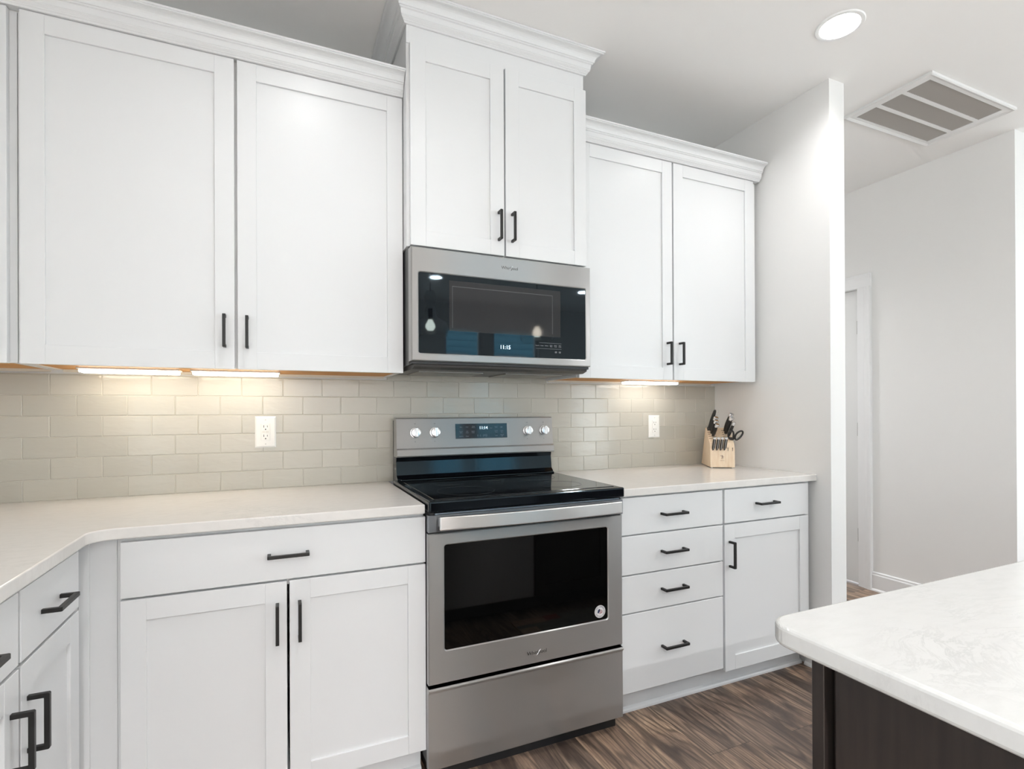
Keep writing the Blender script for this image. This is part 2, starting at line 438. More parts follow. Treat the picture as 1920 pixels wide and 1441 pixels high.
struct(MB().box(XL-T, XL, YB, SWIN[0], 0, CEIL).box(XL-T, XL, SWIN[1], 0, 0, CEIL).box(XL-T, XL, SWIN[0], SWIN[1], 0, SWZ[0]).box(XL-T, XL, SWIN[0], SWIN[1], SWZ[1], CEIL).build('wall_left', WALL))
f = struct(MB().box(XL-.09, XL-.03, SWIN[0], SWIN[0]+.05, *SWZ).box(XL-.09, XL-.03, SWIN[1]-.05, SWIN[1], *SWZ).box(XL-.09, XL-.03, SWIN[0]+.05, SWIN[1]-.05, SWZ[0], SWZ[0]+.05)
           .box(XL-.09, XL-.03, SWIN[0]+.05, SWIN[1]-.05, SWZ[1]-.05, SWZ[1]).box(XL-.09, XL-.03, -3.83, -3.77, SWZ[0]+.05, SWZ[1]-.05).build('window_8', FRAMEW))
f['_base'] = tuple(f.location); MB().box(XL-.062, XL-.058, SWIN[0]+.05, SWIN[1]-.05, SWZ[0]+.05, SWZ[1]-.05).build('window_pane', PANE, f)
struct(MB().box(XW, XP, YP, 0, 0, CEIL, ).box(XW, XP, .12, YH, 0, CEIL).build('wall_partition', WALL))
DY0, DY1, DZ = .035, .80, 2.055
struct(MB().box(XF, XF+T, YF+T, DY0, 0, CEIL).box(XF, XF+T, DY1, YH, 0, CEIL).box(XF, XF+T, DY0, DY1, DZ, CEIL).build('wall_hall', WALL))
struct(MB().box(XF, XR, YF, YF+T, 0, CEIL).build('wall_right', WALL))
struct(MB().box(XR, XR+T, YB, SWR[0], 0, CEIL).box(XR, XR+T, SWR[1], YF+T, 0, CEIL).box(XR, XR+T, SWR[0], SWR[1], 0, SWZ[0]).box(XR, XR+T, SWR[0], SWR[1], SWZ[1], CEIL).build('wall_side', WALL))
f = struct(MB().box(XR+.03, XR+.09, SWR[0], SWR[0]+.05, *SWZ).box(XR+.03, XR+.09, SWR[1]-.05, SWR[1], *SWZ).box(XR+.03, XR+.09, SWR[0]+.05, SWR[1]-.05, SWZ[0], SWZ[0]+.05)
           .box(XR+.03, XR+.09, SWR[0]+.05, SWR[1]-.05, SWZ[1]-.05, SWZ[1]).box(XR+.03, XR+.09, -3.23, -3.17, SWZ[0]+.05, SWZ[1]-.05).build('window_9', FRAMEW))
f['_base'] = tuple(f.location); MB().box(XR+.058, XR+.062, SWR[0]+.05, SWR[1]-.05, SWZ[0]+.05, SWZ[1]-.05).build('window_pane', PANE, f)
struct(MB().box(XP, XF, YH, YH+T, 0, CEIL).build('wall_end', WALL))
wb = MB(); xs = [XL-T] + [q for w in WINS for q in w] + [XR+T]
for i in range(0, len(xs), 2): wb.box(xs[i], xs[i+1], YB-T, YB, 0, CEIL)
for a, b in WINS: wb.box(a, b, YB-T, YB, 0, WZ[0]).box(a, b, YB-T, YB, WZ[1], CEIL)
struct(wb.build('wall_front', WALL))
for i, (a, b) in enumerate(WINS):
    f = struct(MB().box(a, a+.045, YB-.09, YB-.03, *WZ).box(b-.045, b, YB-.09, YB-.03, *WZ).box(a+.045, b-.045, YB-.09, YB-.03, WZ[0], WZ[0]+.045)
               .box(a+.045, b-.045, YB-.09, YB-.03, WZ[1]-.045, WZ[1]).box(a+.045, b-.045, YB-.085, YB-.035, 1.36, 1.40).build('window_%d' % (i+1), FRAMEW))
    g = MB().box(a+.045, b-.045, YB-.062, YB-.058, WZ[0]+.045, WZ[1]-.045)
    f['_base'] = tuple(f.location); g.build('window_pane', PANE, f)
# hall door, casing, hinges
d = struct(MB().box(XF+.02, XF+.06, DY0+.004, DY1-.004, .012, DZ-.004, .002).build('door_1', DOORP))
d['_base'] = tuple(d.location)
for z in (.35, 1.082, 1.79):
    MB().box(XF+.008, XF+.0205, DY0+.001, DY0+.012, z-.046, z+.046).cyl((XF+.008, DY0+.008, z), .006, .092, n=12).build('hinge', HINGE, d)
MB().lathe([(0, .0), (.027, 0), (.027, -.008), (.012, -.012), (.012, -.035), (.026, -.045), (.029, -.058), (.02, -.070), (0, -.072)], (0, 0, 0),
           M=Matrix.Translation((XF+.02, DY1-.07, .95)) @ Matrix.Rotation(PI/2, 4, 'Y')).build('door_knob', HINGE, d, True)
cw = .092
def casing_prof(): return [(0, 0), (.011, 0), (.014, .02), (.018, .05), (.024, .07), (.024, .088), (.02, cw), (0, cw)]
cb = MB()
for sgn, y in ((-1, DY0), (1, DY1)):
    cb.prism([(y+sgn*w, XF-dd) for dd, w in casing_prof()], 0, DZ, 'z') if False else cb.prism([(XF-dd, y+sgn*w) for dd, w in casing_prof()], 0, DZ, 'z')
cb.prism([(XF-dd, DZ+w) for dd, w in casing_prof()], DY0-cw, DY1+cw, 'y')
cb.box(XF, XF+.06, DY0, DY0+.003, 0, DZ).box(XF, XF+.06, DY1-.003, DY1, 0, DZ).box(XF, XF+.06, DY0, DY1, DZ-.003, DZ)
struct(cb.build('trim_1', TRIM))
def bb_prof(h=.127): return [(0, .0), (.022, 0), (.021, .008), (.015, .016), (.0145, .017), (.0145, h-.022), (.010, h-.014), (.010, h-.006), (.005, h), (0, h)]
struct(MB().sweep([(XF, DY0-cw), (XF, YF), (XR, YF)], [(-o, z) for o, z in bb_prof()] if False else bb_prof()).build('baseboard_hall', TRIM))
struct(MB().sweep([(XF, YH), (XF, DY1+cw)], bb_prof()).build('baseboard_far', TRIM))
struct(MB().sweep([(XW, -.585), (XW, YP), (XP, YP), (XP, YH)][::1], bb_prof()).build('baseboard_partition', TRIM))

# ------------------------------------------------------------------ backsplash
TX0, TW, TH = -.899, .1487, .0735
bs = thing('backsplash', 'glazed greige subway tile backsplash running along the back wall above the worktops', 'backsplash', (.4, -.004, CT))
MB().box(XL, XW, -.0066, -.0003, CT, 1.357).box(.262, 1.046, -.0066, -.0003, 1.357, 1.43).build('grout', GROUT, bs)
def tiles():
    bm = bmesh.new(); lay = bm.faces.layers.float.new('tile_random'); g = .0009
    for row in range(-1, 6):
        z1 = CT+TH*(6-row)-g; z0 = z1-TH+2*g
        off = 0 if row % 2 == 0 else -.5
        for k in range(-4, 23):
            x0 = TX0+(k+off)*TW+g; x1 = x0+TW-2*g
            lo, hi = (XL+.001, XW-.001) if row >= 0 else (.262, 1.046)
            x0 = max(x0, lo); x1 = min(x1, hi)
            if x1-x0 < .006: continue
            zz1 = z1 if row >= 0 else min(z1, 1.43)
            b = .0013; rv = random.random()
            ta, tb = random.gauss(0, .00012), random.gauss(0, .00010)
            def V(x, z, y):
                u = (x-(x0+x1)/2)/TW*2; w = (z-(z0+zz1)/2)/TH*2
                return bm.verts.new((x, y+(ta*u+tb*w if y < -.005 else 0), z))
            O = [V(x, z, -.003) for x, z in ((x0, z0), (x1, z0), (x1, zz1), (x0, zz1))]
            Mi = [V(x, z, -.0068) for x, z in ((x0, z0), (x1, z0), (x1, zz1), (x0, zz1))]
            I = [V(x, z, -.0082) for x, z in ((x0+b, z0+b), (x1-b, z0+b), (x1-b, zz1-b), (x0+b, zz1-b))]
            fs = [bm.faces.new(I)]
            for A, B in ((O, Mi), (Mi, I)):
                for i in range(4): fs.append(bm.faces.new((A[i], A[(i+1) % 4], B[(i+1) % 4], B[i])))
            for f in fs: f[lay] = rv
    bmesh.ops.recalc_face_normals(bm, faces=bm.faces)
    return bm
mb = MB(); mb.bm.free(); mb.bm = tiles(); mb.build('tile_field', TILE, bs)

# ------------------------------------------------------------------ cabinet parts
BV = .0008
def shaker(par, x0, x1, z0, z1, yf, st=.0585, rl=.0585, th=.02, label=None):
    """shaker door, front face at yf, facing -y"""
    b = MB()
    b.box(x0, x0+st, yf, yf+th, z0, z1, BV, 1).box(x1-st, x1, yf, yf+th, z0, z1, BV, 1)
    b.box(x0+st-.0002, x1-st+.0002, yf+.0003, yf+th, z0, z0+rl, BV, 1).box(x0+st-.0002, x1-st+.0002, yf+.0003, yf+th, z1-rl, z1, BV, 1)
    b.box(x0+st-.004, x1-st+.004, yf+.0075, yf+th-.002, z0+rl-.004, z1-rl+.004)
    return b.build('door', PAINT, par, label=label)
def slab(par, x0, x1, z0, z1, yf, th=.02):
    return MB().box(x0, x1, yf, yf+th, z0, z1, .0018, 2).build('drawer', PAINT, par)
def handle(par, x, z, yf, vert=True, L=.114, proj=.036, w=.0095):
    """square bar pull with mitred corners, centre (x,z), on a face at yf"""
    b = MB(); h = L/2; yo = yf-proj
    r = .0022
    out = [(-h, yf), (-h, yo+r), (-h+r, yo), (h-r, yo), (h, yo+r), (h, yf), (h-w, yf), (h-w, yo+w), (-h+w, yo+w), (-h+w, yf)]
    if vert: b.prism([(y, z+a) for a, y in out], x-w/2, x+w/2, 'x', .0009, 2)
    else: b.prism([(x+a, y) for a, y in out], z-w/2, z+w/2, 'z', .0009, 2)
    return b.build('handle', BLACK, par)

# ---- base cabinets
FB = -.63   # door front plane, frame at -.61
def base_box(par, x0, x1, frame=((0, 0),), toe=True, name='body', rails=(), midst=None):
    b = MB()
    b.box(x0, x0+.018, -.59, -.012, .10, .883).box(x1-.018, x1, -.59, -.012, .10, .883).box(x0, x0+.018, -.545, -.012, .0, .10).box(x1-.018, x1, -.545, -.012, .0, .10)
    b.box(x0+.018, x1-.018, -.59, -.012, .10, .118).box(x0+.018, x1-.018, -.03, -.012, .118, .883)
    b.box(x0+.018, x1-.018, -.59, -.012, .865, .883)
    o = b.build('body', PAINT, par)
    fb = MB()
    fb.box(x0, x0+.04, -.61, -.59, .10, .884, BV, 1).box(x1-.04, x1, -.61, -.59, .10, .884, BV, 1)
    fb.box(x0+.04, x1-.04, -.61, -.59, .845, .884, BV, 1).box(x0+.04, x1-.04, -.61, -.59, .10, .135, BV, 1)
    for z in rails: fb.box(x0+.04, x1-.04, -.61, -.59, z-.018, z+.018, BV, 1)
    fb.build('face_frame', PAINT, par)
    tk = MB().box(x0, x1, -.558, -.545, .0, .10)
    tk.sweep([(x0, -.558), (x1, -.558)], [(0, 0), (.014, 0), (.0135, .008), (.010, .014), (.0, .018)])
    tk.build('toe_kick', PAINT, par)

c = thing('base_cabinet', 'white base cabinet left of the range with one wide drawer over two doors', 'cabinet', (-.145, -.3, 0))
base_box(c, -.567, .268, rails=(.719,))
dr = slab(c, -.557, .270, .7225, .8725, FB); handle(dr, -.1445, .798, FB, False)
for x0, x1, hx in ((-.557, -.1495, -.1755), (-.1425, .270, -.1145)):
    dd = shaker(c, x0, x1, .106, .7165, FB); handle(dd, hx, .599, FB)

c = thing('base_cabinet', 'white base cabinet beside the range, a stack of four drawers with black pulls', 'cabinet', (1.306, -.3, 0))
base_box(c, 1.036, 1.571, rails=(.7235, .572, .423))
for z0, z1, hz in ((.731, .8765, .803), (.5745, .7255, .652), (.4245, .569, .5005), (.112, .419, .270)):
    dr = slab(c, 1.043, 1.5685, z0, z1, FB); handle(dr, 1.295, hz, FB, False, .120)
c = thing('base_cabinet', 'white base cabinet next to the partition wall, one drawer above one panelled door', 'cabinet', (1.85, -.3, 0))
base_box(c, 1.5712, 2.130, rails=(.7265,))
dr = slab(c, 1.580, 2.103, .731, .8765, FB); handle(dr, 1.82, .806, FB, False, .120)
dd = shaker(c, 1.580, 2.103, .094, .725, FB, rl=.062); handle(dd, 1.6065, .598, FB)

# left run, turned to face +x : design (x,y) -> world (-y+XL, x)
c = thing('base_cabinet', 'white base cabinet at the left edge, facing sideways, with two drawers above two doors', 'cabinet', (-1.0, -.3, 0), PI/2, (XL, 0, 0))
base_box(c, -1.345, -.672, rails=(.7235,))
for x0, x1, hx, hd in ((-1.005, -.6815, -.855, -.975), (-1.338, -1.014, -1.20, -1.048)):
    dr = slab(c, x0, x1, .731, .8725, FB); handle(dr, hx, .798, FB, False, .112)
    dd = shaker(c, x0, x1, .106, .7235, FB); handle(dd, hd, .597, FB)
c = thing('base_cabinet', 'white base cabinet of the left run beyond the picture edge, one door', 'cabinet', (-1.6, -.3, 0), PI/2, (XL, 0, 0))
base_box(c, -1.95, -1.347)
dd = shaker(c, -1.942, -1.353, .106, .8725, FB); handle(dd, -1.38, .75, FB)
# corner filler
c = thing('corner_filler', 'plain white filler panels closing the inner corner between the two base cabinet runs', 'cabinet panel', (-.61, -.60, 0))
MB().box(-.648, -.5672, -.612, -.592, .10, .884, BV, 1).build('filler_panel', PAINT, c)
MB().box(-.649, -.626, -.618, -.6125, .10, .884, BV, 1).build('scribe_strip', PAINT, c)
MB().box(-.668, -.650, -.670, -.592, .10, .884, BV, 1).build('side_filler', PAINT, c)

# ---- upper cabinets
FU = -.33
UB, UT = 1.368, 2.411
def upper_box(par, x0, x1, z0, z1, yf=-.31, stiles=(), stw=.032):
    b = MB()
    b.box(x0, x0+.016, yf+.019, -.0005, z0, z1).box(x1-.016, x1, yf+.019, -.0005, z0, z1)
    b.box(x0+.016, x1-.016, yf+.019, -.0005, z1-.016, z1)
    b.build('body', PAINT, par)
    f = MB().box(x0, x0+stw, yf, yf+.019, z0, z1, BV, 1).box(x1-stw, x1, yf, yf+.019, z0, z1, BV, 1)
    f.box(x0+stw, x1-stw, yf, yf+.019, z0, z0+.038, BV, 1).box(x0+stw, x1-stw, yf, yf+.019, z1-.06, z1, BV, 1)
    for s_ in stiles: f.box(s_-.03, s_+.03, yf+.0005, yf+.019, z0+.038, z1-.06)
    f.build('face_frame', PAINT, par)
    MB().box(x0+.016, x1-.016, yf+.019, -.014, z0+.0035, z0+.0115).build('bottom_panel', WOODRAW, par, label='raw orange-toned wood underside')
    MB().box(x0+.016, x1-.016, -.014, -.0085, z0-.006, z0+.0115, BV, 1).build('hanging_rail', CAULK, par)
c = thing('wall_cabinet', 'white wall cabinet in the left corner, only a strip of its door in view', 'cabinet', (-1.07, -.16, UB))
upper_box(c, XL+.002, -.8775, UB, UT)
shaker(c, XL+.02, -.8955, UB-.002, UT, FU)
c = thing('wall_cabinet', 'large white two-door wall cabinet left of the microwave', 'cabinet', (-.30, -.16, UB))
upper_box(c, -.876, .2625, UB, UT, stiles=(-.301,))
dd = shaker(c, -.8665, -.3055, UB-.003, UT, FU); handle(dd, -.335, 1.490, FU, True, .109)
dd = shaker(c, -.2965, .2635, UB-.003, UT, FU); handle(dd, -.2675, 1.489, FU, True, .109)
c = thing('wall_cabinet', 'white two-door wall cabinet right of the microwave', 'cabinet', (1.58, -.16, UB))
upper_box(c, 1.036, 2.1285, UB, UT, stiles=(1.565,))
dd = shaker(c, 1.040, 1.5605, UB-.003, UT, FU); handle(dd, 1.5285, 1.490, FU, True, .109)
dd = shaker(c, 1.5695, 2.0965, UB-.003, UT, FU); handle(dd, 1.6025, 1.4915, FU, True, .109)
c = thing('wall_cabinet', 'tall narrow white wall cabinet above the microwave, stepping forward up to the ceiling', 'cabinet', (.65, -.19, 1.834))
MX0, MX1, MYF = .2665, 1.0320, -.383
upper_box(c, MX0, MX1, 1.834, CEIL-.002, yf=MYF, stiles=(.657,))
MB().box(MX0, MX1, MYF-.004, MYF, 2.592, CEIL-.004, BV, 1).build('frieze_board', PAINT, c)
dd = shaker(c, .2775, .6535, 1.8365, 2.588, -.403); handle(dd, .629, 1.951, -.403, True, .116)
dd = shaker(c, .6605, 1.0345, 1.8365, 2.588, -.403); handle(dd, .687, 1.951, -.403, True, .116)

# ---- crown mouldings
def crown_prof(z0, h, out, lo):
    P = [(0, 0), (0, 0), (.05, .05), (.10, .08), (.10, .11), (.17, .15), (.22, .19), (.21, .22), (.25, .25), (.28, .46), (.37, .49), (.38, .53), (.45, .55)]
    q = [(0, z0)] + [(lo+(out-lo)*x, z0+h*z) for x, z in P[1:]]
    for i in range(1, 7):
        a = i/6*PI/2
        q.append((lo+(out-lo)*(.45+.42*(1-math.cos(a))), z0+h*(.55+.31*math.sin(a))))
    q += [(lo+(out-lo)*x, z0+h*z) for x, z in ((.93, .875), (.93, .905), (1, .925), (1, 1))] + [(0, z0+h)]
    return q
def crown(path, prof, label, base_pt):
    b = MB().sweep(path, prof)
    o = b.build('crown_molding', PAINT); return tag(o, label, 'moulding', 'stepped crown mouldings topping the wall cabinets')
crown([(XL+.001, -.31), (.2645, -.31)], crown_prof(2.4125, .080, .080, .027), 'white crown moulding along the top of the left-hand wall cabinets', 0)
crown([(1.0375, -.31), (2.134, -.31)], crown_prof(2.4125, .080, .080, .027), 'white crown moulding along the top of the right-hand wall cabinet', 0)
yb = MYF-.0045
crown([(MX0-.0005, -.001), (MX0-.0005, yb), (MX1+.0005, yb), (MX1+.0005, -.001)], crown_prof(2.658, CEIL-.001-2.658, .068, .007), 'white crown moulding wrapping three sides of the tall cabinet at the ceiling', 0)

# ---- worktops
def arc(cx, cy, r, a0, a1, n=8):
    return [(cx+r*math.cos(math.radians(a0+(a1-a0)*i/n)), cy+r*math.sin(math.radians(a0+(a1-a0)*i/n))) for i in range(n+1)]
CX, CY = -.6145, -.6415
rr = .05
pts = [(XL+.001, -.0005), (.2665, -.0005), (.2665, CY)] + arc(CX+rr, CY-rr, rr, 90, 180, 8) + [(CX, -2.0), (XL+.001, -2.0)]
o = MB().prism(pts[::-1], .884, CT, 'z', .003, 2).build('countertop', QUARTZ)
tag(o, 'L-shaped pale quartz countertop left of the range, turning the inner corner', 'countertop', 'quartz counters')
o = MB().box(1.0345, XW-.001, -.642, -.0005, .884, CT, .003, 2).build('countertop', QUARTZ)
tag(o, 'short pale quartz countertop between the range and the partition wall, under the knife block', 'countertop', 'quartz counters')

# ---- island
IX, IY = .4775, -1.7775
ir = .038
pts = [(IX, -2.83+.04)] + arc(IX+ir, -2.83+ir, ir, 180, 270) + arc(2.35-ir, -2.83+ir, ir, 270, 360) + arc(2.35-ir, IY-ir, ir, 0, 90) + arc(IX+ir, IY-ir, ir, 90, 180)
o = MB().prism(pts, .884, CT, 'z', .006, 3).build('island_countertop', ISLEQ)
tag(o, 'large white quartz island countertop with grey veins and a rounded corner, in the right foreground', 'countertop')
c = thing('island_cabinet', 'dark espresso wood island cabinet under the white countertop in the foreground', 'cabinet', (1.4, -2.3, 0))
bx0, by1 = .500, -1.837
MB().box(bx0+.018, .615, -2.70, by1-.020, .10, .883).box(1.228, 2.30, -2.70, by1-.020, .10, .883).box(.614, 1.229, -2.70, -2.45, .10, .883).build('body', ESPR, c)
MB().box(bx0, bx0+.05, by1-.018, by1, .0, .883, .001, 1).box(bx0+.05, .618, by1-.018, by1, .10, .883, .001, 1).build('face_frame', ESPR, c)
MB().box(1.226, 2.30, by1-.018, by1, .10, .883, .001, 1).build('face_frame', ESPR, c)
MB().box(bx0+.005, bx0+.016, -2.70, by1-.030, 0, .883, .001, 1).build('end_panel', ESPR, c)
MB().box(bx0-.001, bx0+.016, -2.715, -2.69, 0, .883, .001, 1).build('corner_post', ESPR, c)
MB().box(.62, 2.25, -2.65, by1-.08, 0, .10).build('toe_kick', ESPR, c)
for x0, x1 in ((1.235, 1.75), (1.76, 2.29)):
    b = MB(); y0, y1 = by1, by1+.02; st = .058
    b.box(x0, x0+st, y0, y1, .11, .87, BV, 1).box(x1-st, x1, y0, y1, .11, .87, BV, 1).box(x0+st, x1-st, y0, y1, .11, .11+st, BV, 1).box(x0+st, x1-st, y0, y1, .87-st, .87, BV, 1).box(x0+st, x1-st, y0, y1-.009, .11+st, .87-st)
    b.build('door', ESPR, c)
c = thing('dishwasher', 'stainless steel dishwasher built into the range side of the island', 'dishwasher', (.92, -2.1, 0))
MB().box(.622, 1.222, -2.44, -1.84, .10, .875).build('tub', BLACKP, c)
MB().box(.624, 1.220, -1.84, -1.812, .11, .872, .004).build('door', STEEL, c)
MB().box(.68, 1.16, -1.812, -1.80, .80, .82).cyl((.92, -1.777, .81), .009, .52, 'x', 16).box(.68, .70, -1.812, -1.777, .803, .817).box(1.14, 1.16, -1.812, -1.777, .803, .817).build('handle', STEEL_HD, c)
MB().box(.63, 1.215, -1.93, -1.915, .0, .10).build('toe_kick', BLACKP, c)
o = MB().box(1.04, 1.88, -1.76, -1.36, .0005, .008, .003).build('rug', RUGM); tag(o, 'patchwork kitchen mat in browns and red, mirrored in the oven window', 'rug')

# ------------------------------------------------------------------ microwave
c = thing('microwave', 'stainless over-the-range microwave with black glass front under the tall cabinet', 'microwave', (.65, -.2, 1.375))
mx0, mx1 = .2695, 1.0305; mf = -.440
MB().box(mx0+.001, mx1-.001, -.395, -.012, 1.392, 1.8325, .002, 1).build('body', mat('dark_sheet_metal', (.10, .10, .10), .4, .7), c)
def rrect(x0, x1, z0, z1, r, n=5):
    return ([(x0+r-r*math.cos(a), z0+r-r*math.sin(a)) for a in [PI/2*(1-i/n) for i in range(n+1)][::-1]][::-1] if False else
            [(x0+r+r*math.cos(a), z0+r+r*math.sin(a)) for a in [PI+PI/2*i/n for i in range(n+1)]] +
            [(x1-r+r*math.cos(a), z0+r+r*math.sin(a)) for a in [1.5*PI+PI/2*i/n for i in range(n+1)]] +
            [(x1-r+r*math.cos(a), z1-r+r*math.sin(a)) for a in [PI/2*i/n for i in range(n+1)]] +
            [(x0+r+r*math.cos(a), z1-r+r*math.sin(a)) for a in [PI/2+PI/2*i/n for i in range(n+1)]])
def frame_panel(x0, x1, z0, z1, wx0, wx1, wz0, wz1, yf, yb, r=.012, edge=.003, ob=.004):
    """flat metal panel with a rounded window opening, bevelled lip around it"""
    b = MB(); t = bmesh.new(); n = 5
    inner = rrect(wx0, wx1, wz0, wz1, r, n)
    k = len(inner)
    def outer_pt(x, z, X0, X1, Z0, Z1):
        i = inner.index((x, z)); q = i//(n+1)
        c_ = [(X0, Z0), (X1, Z0), (X1, Z1), (X0, Z1)][q]
        return c_
    rings = []
    ins2 = rrect(wx0+edge, wx1-edge, wz0+edge, wz1-edge, max(r-edge, .002), n)
    A = [t.verts.new((x, yf+edge, z)) for x, z in ins2]
    Bv = [t.verts.new((x, yf, z)) for x, z in inner]
    C0 = {}
    for q, (X, Z) in enumerate(((x0+ob, z0+ob), (x1-ob, z0+ob), (x1-ob, z1-ob), (x0+ob, z1-ob))): C0[q] = t.verts.new((X, yf, Z))
    C1 = {}
    for q, (X, Z) in enumerate(((x0, z0), (x1, z0), (x1, z1), (x0, z1))): C1[q] = t.verts.new((X, yf+ob, Z))
    C2 = {}
    for q, (X, Z) in enumerate(((x0, z0), (x1, z0), (x1, z1), (x0, z1))): C2[q] = t.verts.new((X, yb, Z))
    D = [t.verts.new((x, yb, z)) for x, z in ins2]
    for i in range(k):
        j = (i+1) % k
        t.faces.new((A[i], A[j], Bv[j], Bv[i]))
        t.faces.new((A[i], D[i], D[j], A[j]))
        qi, qj = i//(n+1), j//(n+1)
        if qi == qj:
            t.faces.new((Bv[i], Bv[j], C0[qi])); t.faces.new((D[i], C2[qi], D[j]))
        else:
            t.faces.new((Bv[i], Bv[j], C0[qj], C0[qi])); t.faces.new((D[i], C2[qi], C2[qj], D[j]))
    for q in range(4):
        p = (q+1) % 4
        t.faces.new((C0[q], C0[p], C1[p], C1[q])); t.faces.new((C1[q], C1[p], C2[p], C2[q]))
    bmesh.ops.recalc_face_normals(t, faces=t.faces)
    return b._add(t)
frame_panel(mx0, mx1, 1.4035, 1.8195, .2945, 1.0105, 1.4295, 1.7325, mf, -.396, .010, .003, .004).build('door', STEEL, c)
g = MB().box(.290, 1.015, mf+.0045, mf+.012, 1.425, 1.737).build('glass', BGLASS, c)
MB().box(.414, .888, mf+.0040, mf+.0045, 1.520, 1.709).build('window_screen', SCREENM, g)
sb = MB()
for e in (.0,):
    sb.box(.426, .850, mf+.0036, mf+.0039, 1.6865, 1.6885).box(.850, .8515, mf+.0036, mf+.0039, 1.531, 1.6885).box(.426, .4272, mf+.0036, mf+.0039, 1.531, 1.6865)
sb.build('inner_frame', mat('screen_line', (.10, .105, .11), .2), g)
text('clock_digits', '11:15', .021, (.641, mf+.0036, 1.468), DIGIT, g)
kb = MB(); kb.box(.790, .892, mf+.0037, mf+.0042, 1.4935, 1.4942).box(.775, .892, mf+.0037, mf+.0042, 1.4705, 1.4711)
kb.build('legend_lines', PRINT, g)
lb = None
for i, s_ in enumerate(('Popcorn', 'Potato', 'Defrost', 'Cook\nTime', 'Steam\nCook', 'Auto\nCook')):
    text('button_legend', s_, .0052, (.782+i*.0205, mf+.0036, 1.4825), PRINT, g)
for i, s_ in enumerate(('00', '00')):
    text('button_legend', s_, .010, (.866+i*.018, mf+.0036, 1.4575), PRINT, g)
LOGOM = mat('badge_metal', (.16, .155, .15), .3, .9)
def logo(par, x, z, y, h=.018):
    a = text(None, 'Whirlpool', h, (x, y, z), LOGOM, par, ext=.0008)
    a.build('logo', LOGOM, par, label='raised dark-edged maker lettering')
    k = h*.62
    pts = [(x+k*p[0]+.1*k, y-.0014, z+k*p[1]) for p in ((-.62, -.66), (-.45, -.80), (-.15, -.72), (.12, -.45), (.35, -.05), (.55, .35), (.80, .62), (1.10, .72), (1.25, .60))]
    MB().tube(pts, [k*.02, k*.06, k*.09, k*.10, k*.09, k*.09, k*.08, k*.06, k*.02], 8).build('logo_swoosh', CHROME, par, True)
logo(c, .660, 1.7785, mf-.0002, .0170)
MB().box(mx0+.004, mx1-.006, -.432, -.395, 1.3925, 1.4030, .001, 1).build('lower_lip', BLACKP, c)
MB().prism([(-.428, 1.392), (-.395, 1.392), (-.02, 1.392), (-.02, 1.380), (-.06, 1.378), (-.395, 1.376), (-.425, 1.384)], mx0+.012, mx1-.012, 'x').build('vent_tray', mat('tray_grey', (.075, .072, .068), .4, .3), c)
for x0, x1 in ((.33, .60), (.70, .97)): MB().box(x0, x1, -.30, -.10, 1.372, 1.3785, .002).build('grease_filter', MESHF, c)

# ------------------------------------------------------------------ range
c = thing('range', 'freestanding stainless electric range with black glass cooktop between the two counters', 'range', (.65, -.3, 0))
rx0, rx1 = .2715, 1.0285
MB().box(rx0+.002, rx1-.002, -.632, -.10, .055, .889).box(rx0+.012, rx1-.012, -.625, -.06, .0, .055).build('body', BLACKP, c)
# cooktop frame and glass
MB().box(rx0-.0005, rx1+.0005, -.676, -.095, .8905, .9275, .006, 3).build('cooktop_frame', ENAMEL, c)
ck = MB().box(rx0+.024, rx1-.024, -.640, -.155, .925, .9292, .0012, 1).build('cooktop_glass', COOK, c)
for bx, by, br in ((.455, -.50, .105), (.845, -.50, .085), (.455, -.26, .078), (.845, -.26, .095), (.65, -.24, .05)):
    b = MB().ring((bx, by), br-.0006, br+.0006, .9292, .9296, 64)
    b.build('burner_ring', FAINT, ck)
MB().box(rx0+.02, rx1-.02, -.155, -.115, .9275, .936, .004).build('rear_trim', ENAMEL, c)
# backguard
MB().prism([(-.02, .90), (-.115, .90), (-.112, .935), (-.096, .948), (-.088, 1.005), (-.092, 1.020), (-.088, 1.03), (-.088, 1.18), (-.02, 1.18)], rx0+.012, rx1-.004, 'x').build('backguard', ENAMEL, c)
def panel_prof(): return [(-.112, 1.0245), (-.120, 1.030), (-.117, 1.056), (-.108, 1.062), (-.096, 1.187), (-.092, 1.1905), (-.05, 1.1905), (-.05, 1.0245)]
cp = MB().prism(panel_prof(), rx0+.010, rx1-.0015, 'x', .0012, 2).build('control_panel', STEEL, c)
TL = math.atan2(.012, .125)
def py(z): return -.108+(z-1.062)*(.012/.125)
pm = lambda x, z, d: Matrix.Translation((x, py(z)-d, z)) @ Matrix.Rotation(-TL, 4, 'X')
b = MB().box(-.124, .124, -.001, .001, -.033, .033, .0006, 1, M=pm(.666, 1.1305, .0006)); disp = b.build('display', mat('display_glass', (.008, .014, .022), .06, IOR=1.4), cp)
from mathutils import Euler
text('clock_digits', '11:14', .0185, (0, 0, 0), DIGIT, disp, M=pm(.674, 1.144, .0022) @ Euler((PI/2, 0, 0)).to_matrix().to_4x4())
rows = [(-.098, .018, 'Bake'), (-.070, .018, 'Broil'), (-.040, .018, 'Keep\nWarm'), (-.098, -.004, 'Frozen\nBake'), (-.070, -.004, 'Self\nClean'), (-.042, -.004, 'Steam\nClean'),
        (-.098, -.023, 'Options'), (-.070, -.023, 'Clock'), (-.014, -.020, '( - )'), (.014, -.020, '( + )'), (.045, .012, 'Start'), (.070, .016, 'Timer'), (.096, .016, 'Light'),
        (.070, -.004, 'Cook\nTime'), (.098, -.004, 'Delay\nStart'), (.070, -.022, 'Lock'), (.098, -.022, 'Cancel\nOff')]
